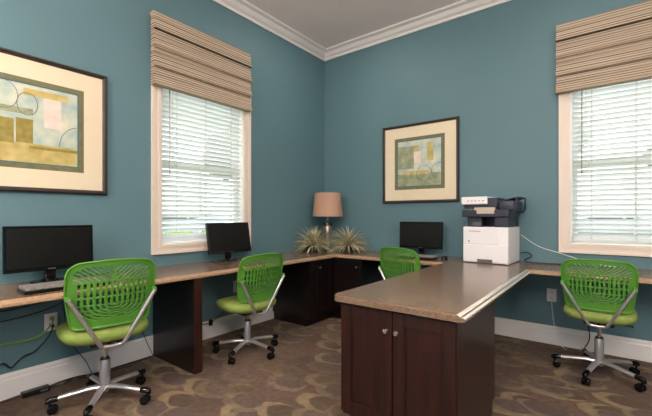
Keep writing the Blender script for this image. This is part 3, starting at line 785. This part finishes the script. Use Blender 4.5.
b = MB(); b.box((-.10, -.218, .486), (.10, -.02, .512), bev=.004); b.box((-.07, -.221, .455), (.09, -.214, .490)); obj('paper_guide', b, M['pbeige'], pr)
b = MB(); b.box((-.222, -.222, .540), (.030, .16, .612), bev=.010); b.box((-.222, .02, .488), (-.10, .16, .545), bev=.004); obj('document_feeder', b, M['pwhite'], pr)
b = MB(); b.box((-.205, -.19, .505), (.06, .16, .545), bev=.004); b.box((.026, -.215, .510), (.120, .16, .598), bev=.008); obj('feeder_rollers', b, M['pdark'], pr)
b = MB(); vs = [(.09, -.20, .560), (.28, -.20, .604), (.28, .15, .604), (.09, .15, .560)]
b.add(vs+[(x, y, z-.008) for x, y, z in vs], [(0, 1, 2, 3), (7, 6, 5, 4), (0, 1, 5, 4), (1, 2, 6, 5), (2, 3, 7, 6), (3, 0, 4, 7)])
obj('input_tray', b, M['pdark'], pr)
b = MB()
for y in (-.19, .14): b.tube([(.19, y, .462), (.255, y, .47), (.272, y, .50), (.276, y, .596)], .009, 8)
b.box((.12, -.19, .480), (.250, .15, .570), bev=.006); obj('tray_support', b, M['pdark'], pr, smooth=True)
b = MB(); [b.box((-.16+.035*k, -.2235, .570), (-.142+.035*k, -.221, .576)) for k in range(5)]; obj('feeder_label', b, M['grey'], pr)
for ch in pr.children:
    for v in ch.data.vertices: v.co.x = v.co.x*.94-.006
for v in ct.children[0].data.vertices: v.co.x = v.co.x*.94-.006

# ------------------------------------------------------------------ lamp and plants
l = thing('table_lamp', 'table lamp with peach drum shade standing in the far corner of the worktop', 'lamp', (.265, -.275, TZ))
obj('lamp_base', MB().lathe([(.062, 0), (.064, .012), (.050, .022), (.040, .04), (.043, .12), (.056, .17), (.060, .25), (.055, .30), (.046, .325), (.030, .345), (.016, .36), (.012, .385), (.001, .385)], 32), M['lbase'], l, smooth=True)
obj('collar', MB().lathe([(.058, .318), (.062, .325), (.058, .345), (.030, .352), (.001, .352)], 32), M['black'], l, smooth=True)
b = MB(); b.lathe([(.006, .38), (.006, .46)], 10)
b.lathe([(.018, .44), (.030, .48), (.034, .51), (.026, .54), (.001, .55)], 16)
obj('bulb', b, M['cord'], l, smooth=True)
b = MB(); b.lathe([(.192, .428), (.164, .722), (.161, .722), (.189, .428), (.192, .428)], 48, cap=False)
sh = obj('lamp_shade', b, M['lshade'], l, smooth=True)
b = MB()
for z, r in ((.72, .162), (.432, .189)):
    b.tube([(r*math.cos(2*PI*k/32), r*math.sin(2*PI*k/32), z) for k in range(33)], .003, 6)
for k in range(3): b.tube([(0, 0, .705), (.161*math.cos(2*PI*k/3), .161*math.sin(2*PI*k/3), .718)], .002, 5)
b.tube([(0, 0, .55), (0, 0, .725)], .003, 6)
obj('shade_ring', b, M['wand'], sh)

def spiky(loc, R_, n, label, m, seed):
    random.seed(seed)
    t = thing('spiky_grass_plant', label, 'plant', loc, 0, 'spiky grass plants under the lamp')
    obj('pot', MB().lathe([(.040, 0), (.055, .01), (.060, .06), (.056, .085), (.045, .08), (.001, .078)], 24), M['pot'], t, smooth=True)
    b = MB()
    for k in range(n):
        az = random.uniform(0, 2*PI); el = math.radians(random.choice((random.uniform(-8, 30), random.uniform(20, 88))))
        L_ = R_*random.uniform(.78, 1.15)*(1 if el < 1 else .95)
        d = Vector((math.cos(az), math.sin(az), 0)); s0 = Vector((d.x*.02, d.y*.02, .075))
        side = Vector((-d.y, d.x, 0)); pts = []
        for i in range(6):
            s_ = i/5; a = el
            rr = L_*s_
            pts.append(s0+d*(rr*math.cos(el-.35*s_*s_))+Vector((0, 0, rr*math.sin(el-.35*s_*s_))))
            pts[-1].z = max(.004, pts[-1].z); pts[-1].x = max(pts[-1].x, .012-loc[0]); pts[-1].y = min(pts[-1].y, -.012-loc[1])
        w0 = random.uniform(.004, .0075); tw = random.uniform(-.5, .5)
        vs = []
        for i, p_ in enumerate(pts):
            ww = w0*(1-(i/5)**2*.95); sd = side*math.cos(tw)+Vector((0, 0, 1))*math.sin(tw)
            vs += [p_-sd*ww, p_+Vector((0, 0, ww*.35)), p_+sd*ww]
        fs = []
        for i in range(5):
            for a in (0, 1): fs.append((i*3+a, i*3+a+1, (i+1)*3+a+1, (i+1)*3+a))
        b.add(vs, fs, random.choice((0, 0, 1)))
    obj('leaves', b, [m, M['leafa']], t, fix=False)
spiky((.225, -.50, TZ), .27, 300, 'left of two spiky green and tan grass plants before the corner lamp', M['leafb'], 3)
spiky((.545, -.225, TZ), .265, 290, 'right of two spiky green and tan grass plants before the corner lamp', M['leafb'], 5)

# ------------------------------------------------------------------ outlets and cables
def outlet(Mx, label):
    e = tag(bpy.data.objects.new('wall_outlet', None), label, 'outlet', 'white wall outlets'); C.objects.link(e); e.matrix_world = Mx
    obj('plate', MB().box((-.038, -.007, -.060), (.038, -.0005, .060), bev=.002), M['outlet'], e)
    for z in (-.024, .024):
        s_ = obj('socket', MB().box((-.017, -.009, z-.015), (.017, -.006, z+.015), bev=.001), M['outlet'], e)
        b = MB(); b.box((-.008, -.0095, z-.004), (-.006, -.0085, z+.006)); b.box((.006, -.0095, z-.004), (.008, -.0085, z+.006)); obj('slot', b, M['black'], s_)
    return e
RL = Matrix.Rotation(PI/2, 4, 'Z')
outlet(Matrix.Translation((0, -3.10, .445)) @ RL, 'white wall outlet below the left desk with cables plugged in, beside the nearest chair')
outlet(Matrix.Translation((0, -1.50, .45)) @ RL, 'white wall outlet below the left desk, beside the window desk chair')
outlet(Matrix.Translation((2.655, 0, .45)), 'white wall outlet below the back worktop, right of the peninsula')
def spline(pts, n=10):
    P_ = [Vector(p) for p in pts]; P_ = [P_[0]]+P_+[P_[-1]]; out = []
    for i in range(1, len(P_)-2):
        for k in range(n):
            t = k/n; a, b_, c, d = P_[i-1], P_[i], P_[i+1], P_[i+2]
            out.append(.5*((2*b_)+(-a+c)*t+(2*a-5*b_+4*c-d)*t*t+(-a+3*b_-3*c+d)*t**3))
    out.append(P_[-2]); return out
def cable(pts, r, m, label, name='cable', cat='cable', plug=None):
    t = thing(name, label, cat, (0, 0, 0)) if plug else None
    o = obj('cord' if plug else name, MB().tube(spline(pts), r, 6), m, t, smooth=True)
    if plug:
        b = MB(); p_, n = plug; p_ = Vector(p_); n = Vector(n)
        b.tube([p_, p_+n*.012, p_+n*.030, p_+n*.045], [.013, .013, .010, .004], 10)
        obj('plug', b, m, t, smooth=True)
    else: tag(o, label, cat)
    return t or o
cable([(.050, -3.10, .470), (.06, -3.12, .43), (.05, -3.20, .37), (.03, -3.38, .365), (.03, -3.7, .37), (.04, -4.1, .40)], .0055, M['gcable'], 'yellow-green cable running left from the outlet behind the nearest chair', plug=((.009, -3.10, .470), (1, 0, 0)))
cable([(.050, -3.10, .423), (.06, -3.13, .36), (.045, -3.20, .28), (.03, -3.25, .262), (.03, -3.285, .235), (.03, -3.32, .205), (.03, -3.36, .245), (.03, -3.42, .22), (.03, -3.6, .26), (.04, -3.9, .3)], .0045, M['bcable'], 'wavy black cable hanging on the wall left of the nearest chair', plug=((.009, -3.10, .423), (1, 0, 0)))
cable([(.03, -4.1, .60), (.03, -3.7, .585), (.03, -3.4, .575), (.035, -3.15, .60), (.04, -2.98, .68), (.04, -2.9, .712)], .004, M['bcable'], 'upper black cable sagging just below the left worktop')
cable([(.03, -4.1, .55), (.03, -3.7, .52), (.03, -3.4, .51), (.035, -3.15, .54), (.04, -3.02, .60), (.04, -2.97, .712)], .003, M['bcable'], 'lower thin black cable sagging below the left worktop')
cable([(.03, -3.04, .712), (.03, -3.03, .5), (.03, -3.0, .30), (.04, -2.90, .12), (.05, -2.86, .01)], .0028, M['bcable'], 'thin black cable hanging to the floor behind the nearest chair')
cable([(.02, -2.50, .712), (.02, -2.50, .40), (.03, -2.47, .2), (.04, -2.42, .06), (.05, -2.40, .006)], .003, M['bcable'], 'thin black cable dropping beside the dark desk end panel')
cable([(.030, -1.50, .474), (.06, -1.48, .44), (.055, -1.56, .33), (.04, -1.74, .20), (.035, -1.83, .155), (.03, -1.92, .155), (.03, -2.15, .20), (.035, -2.28, .22)], .0035, M['bcable'], 'black cord drooping from the outlet behind the second chair', plug=((.009, -1.50, .474), (1, 0, 0)))
tag(obj('cord_adapter', MB().box((.025, -1.85, .125), (.045, -1.815, .185), bev=.004), M['black']), 'small black cord adapter hanging on the baseboard left of the second chair', 'adapter')
cable([(2.655, -.030, .426), (2.66, -.05, .38), (2.67, -.04, .25), (2.69, -.03, .12), (2.73, -.05, .02), (2.78, -.12, .006)], .0028, M['wcable'], 'thin pale cable hanging from the outlet right of the peninsula', plug=((2.655, -.009, .426), (0, -1, 0)))
cable([(2.96, -.03, .70), (2.97, -.03, .5), (2.93, -.04, .3), (2.94, -.05, .12), (2.90, -.08, .02), (2.93, -.16, .008)], .005, M['bcable'], 'black cable bundle behind the post of the right-hand chair')
cable([(2.405, -.022, 1.00), (2.44, -.035, .975), (2.56, -.034, .895), (2.72, -.034, .845), (2.86, -.034, .800), (3.0, -.034, .765), (3.12, -.03, .752)], .0028, M['wcable'], 'long white cable stretching from the printer across the wall to the right')
cable([(2.41, -.06, .83), (2.47, -.05, .835), (2.50, -.07, .80), (2.45, -.11, .77), (2.49, -.15, .756), (2.60, -.14, .754), (2.68, -.11, .753), (2.85, -.10, .753), (3.1, -.10, .753)], .0060, M['bcable'], 'looped black power cable lying on the worktop right of the printer')
cable([(.2, -1.78, .762), (.28, -1.84, .752), (.34, -1.80, .752), (.37, -1.88, .752), (.30, -1.93, .752), (.2, -1.90, .752), (.08, -1.86, .752)], .003, M['bcable'], 'short black cable curled on the desk below the tilted monitor')
# power brick and its cables along the baseboard
pb = thing('power_adapter', 'black power adapter block lying along the baseboard left of the nearest chair', 'power adapter', (.060, -3.20, 0), 0)
obj('case', MB().box((-.024, -.075, .001), (.024, .075, .036), bev=.005), M['black'], pb)
obj('rating_label', MB().box((.0238, .02, .010), (.0245, .06, .026)), M['grey'], pb)
cable([(.055, -3.277, .02), (.05, -3.38, .012), (.045, -3.5, .012), (.05, -3.9, .012)], .006, M['bcable'], 'thick black cable on the floor running left from the power adapter')
cable([(.055, -3.123, .02), (.06, -3.05, .03), (.05, -2.95, .025), (.055, -2.85, .012), (.05, -2.7, .008), (.05, -2.42, .008)], .007, M['bcable'], 'thick black cable on the floor behind the nearest chair base')
cable([(.085, -3.05, .02), (.075, -2.98, .032), (.08, -2.9, .015), (.07, -2.8, .007), (.10, -2.6, .006)], .0055, M['bcable'], 'second black floor cable crossing behind the nearest chair base')

# ------------------------------------------------------------------ ceiling lights
def downlight(x, y, label):
    t = thing('recessed_ceiling_light', label, 'ceiling light', (x, y, RZ), 0, 'recessed ceiling lights')
    obj('trim_ring', MB().lathe([(.105, -.001), (.105, -.006), (.080, -.010), (.078, -.001)], 32, cap=False), M['trim'], t, smooth=True)
    obj('lens', MB().lathe([(.079, -.001), (.079, -.004), (.001, -.005)], 32), M['lens'], t)
    ld = bpy.data.lights.new('downlight', 'AREA'); ld.shape = 'DISK'; ld.size = .30; ld.energy = LAMP; ld.color = (1, .93, .84)
    lo = bpy.data.objects.new('light_source', ld); C.objects.link(lo); lo.parent = t; lo.location = (0, 0, -.02)
LAMP = 8
downlight(.905, -.985, 'recessed ceiling light nearest the room corner, only its glow at the top edge')
for x, y, w_ in ((2.9, -1.2, 'over the peninsula'), (2.9, -3.3, 'in the middle of the room'),
             (4.7, -3.3, 'halfway along the right wall'), (.95, -5.0, 'in the rear left of the room'), (2.9, -5.2, 'in the rear middle of the room'), (4.7, -5.2, 'in the rear right of the room')):
    downlight(x, y, 'recessed ceiling light '+w_)
def fill(x, y, z, en, label):  # added globes out of view, put in to lift ceiling and baseboards
    t = thing('fill_light', label, 'pendant light', (x, y, RZ), 0, 'added globe pendant lights')
    obj('canopy', MB().lathe([(.06, 0), (.06, -.02), (.01, -.035), (.001, -.035)], 24), M['knob'], t, smooth=True)
    obj('cord', MB().tube([(0, 0, -.03), (0, 0, z-RZ+.2)], .004, 6), M['bcable'], t)
    obj('globe', MB().lathe([(.19*math.cos(math.radians(a))+.0005, z-RZ+.19*math.sin(math.radians(a))) for a in range(-90, 91, 10)], 32), M['lens'], t, smooth=True)
    for dz in (-.26, .26):
        ld = bpy.data.lights.new('fill', 'POINT'); ld.shadow_soft_size = .18; ld.energy = en/2; ld.color = (1, .89, .77)
        lo = bpy.data.objects.new('light_source', ld); C.objects.link(lo); lo.parent = t; lo.location = (0, 0, z-RZ+dz)
fill(3.4, -4.3, 2.55, 120, 'added globe pendant light in the middle, above and behind the viewpoint')
fill(1.3, -4.9, 2.5, 150, 'added globe pendant light in the rear left, outside the view')
fill(5.0, -4.0, 2.5, 150, 'added globe pendant light near the right wall, outside the view')

# ------------------------------------------------------------------ outdoors
GZ = -.15
o = struct('ground', MB().box((-45, -40, GZ-.2), (40, 45, GZ-.02)), M['asphalt'])
tag(obj('lawn_strip', MB().box((-4.6, -8, GZ-.02), (-.3, 8, GZ+.03)), M['lawn']), 'green lawn strip outside the left window', 'lawn')
tag(obj('lawn_strip', MB().box((-.2, .3, GZ-.02), (8, 4.0, GZ+.03)), M['lawn']), 'green lawn strip outside the right-hand window', 'lawn')
def blob(cx, cy, cz, rx, ry, rz, sub=4, amp=.25, fr=2.5, seed=0):
    bm = bmesh.new(); bmesh.ops.create_icosphere(bm, subdivisions=sub, radius=1)
    for v in bm.verts:
        d = v.co.normalized(); nn = noise.fractal(d*fr+Vector((seed, 0, 0)), 1, 2, 5)
        v.co = Vector((cx+d.x*rx*(1+amp*nn), cy+d.y*ry*(1+amp*nn), cz+d.z*rz*(1+amp*nn)))
    bm.verts.index_update(); vs = [v.co.copy() for v in bm.verts]; fs = [tuple(v.index for v in f.verts) for f in bm.faces]; bm.free()
    return vs, fs
def hedge(x0, y0, x1, y1, zt, label):
    b = MB(); n = 7
    for i in range(n):
        f_ = (i+.5)/n; x = x0+(x1-x0)*f_; y = y0+(y1-y0)*f_
        b.add(*blob(x, y, zt-.42, .42, .42, .42, 4, .3, 5, i*3.1))
    tag(obj('hedge', b, M['hedge'], smooth=True), label, 'hedge')
hedge(-2.3, -3.2, -2.3, 1.6, .93, 'low clipped green hedge just outside the left window')
hedge(2.2, 2.0, 5.6, 2.0, .9, 'low clipped green hedge outside the right-hand window')
def tree(x, y, h, r, label, seed, leaf='tree'):
    t = thing('tree', label, 'tree', (x, y, GZ), 0, 'trees outside the windows')
    obj('trunk', MB().tube([(0, 0, 0), (.05, .02, h*.3), (0, .05, h*.6), (.03, 0, h*.8)], [.17, .14, .11, .05], 10), M['bark'], t, smooth=True)
    b = MB(); random.seed(seed)
    for i in range(7):
        a = i*2.4; q = r*.55*(i/6)**.5
        b.add(*blob(q*math.cos(a), q*math.sin(a), h*(.62+.3*random.random()), r*.55, r*.55, r*.42, 4, .35, 3.5, seed+i))
    obj('crown', b, M[leaf], t, smooth=True)
tree(-11, .6, 5.2, 2.0, 'pale green tree behind the parked blue car outside the left window', 1)
tree(-9.2, 5.9, 5.6, 1.5, 'dark evergreen tree at the right outside the left window', 4, 'evergreen')
tree(.2, 13, 5.5, 2.2, 'pale green tree left of the parked grey car outside the right-hand window', 9)
tree(5.6, 12.5, 5.4, 1.5, 'dark evergreen tree behind the parked grey car outside the right-hand window', 12, 'evergreen')
def car(loc, rz, paint, label):
    t = thing('parked_car', label, 'car', loc, rz, 'parked cars')
    side = [(-2.2, .32), (-2.25, .62), (-2.1, .86), (-1.35, .95), (-.75, 1.38), (.75, 1.42), (1.35, 1.0), (2.1, .9), (2.25, .6), (2.2, .32)]
    b = MB(); n = len(side); vs = []
    for yy, k in ((-.86, 0), (-.80, 1), (.80, 1), (.86, 0)):
        for x, z in side: vs.append((x*(1 if not k else .99), yy*(.80 if z > 1.1 else 1), z))
    fs = [tuple(range(n)), tuple(range(3*n, 4*n))]+[(j*n+i, j*n+(i+1) % n, (j+1)*n+(i+1) % n, (j+1)*n+i) for j in range(3) for i in range(n)]
    b.add(vs, fs); obj('car_body', b, paint, t)
    for s_ in (-1, 1):
        b = MB(); b.add([(-1.2, s_*.83, .97), (-.70, s_*.705, 1.33), (-.05, s_*.705, 1.36), (-.05, s_*.83, .97)], [(0, 1, 2, 3)]); b.add([(.02, s_*.83, .97), (.02, s_*.705, 1.36), (.70, s_*.705, 1.36), (1.2, s_*.83, .99)], [(0, 1, 2, 3)])
        b.v = [v+Vector((0, s_*.006, 0)) for v in b.v]; obj('side_window', b, M['carglass'], t)
    b = MB(); b.add([(-1.33, -.6, .985), (-1.33, .6, .985), (-.80, .55, 1.36), (-.80, -.55, 1.36)], [(0, 1, 2, 3)]); obj('windscreen', b, M['carglass'], t)
    for x in (-1.35, 1.35):
        for s_ in (-1, 1):
            obj('wheel', MB().lathe([(.001, -.1), (.18, -.1), (.31, -.09), (.33, 0), (.31, .09), (.18, .1), (.001, .1)], 24).xf(Matrix.Translation((x, s_*.80, .33)) @ Matrix.Rotation(PI/2, 4, 'X')), M['tyre'], t, smooth=True)
car((-6.6, 1.6, GZ-.02), PI/2, M['carp'], 'pale blue car parked outside the left window')
car((3.4, 8.2, GZ-.02), 0, M['carg'], 'grey car parked outside the right-hand window')

# ------------------------------------------------------------------ world, camera, view
w = bpy.data.worlds.new('World'); bpy.context.scene.world = w; w.use_nodes = True
bg = w.node_tree.nodes['Background']; bg.inputs['Color'].default_value = (.90, .95, 1, 1); bg.inputs['Strength'].default_value = 3.1
cam = bpy.data.cameras.new('camera'); co = bpy.data.objects.new('camera', cam); C.objects.link(co)
co.location = (3.066, -3.948, H); co.rotation_euler = (PI/2, 0, math.radians(37.6))
cam.sensor_width = 36; cam.lens = 36*366/652; cam.shift_y = 8/652; cam.clip_start = .05; cam.clip_end = 200
sc = bpy.context.scene; sc.camera = co
sc.view_settings.view_transform = 'Standard'; sc.view_settings.look = 'None'; sc.view_settings.exposure = .2; sc.view_settings.gamma = 1
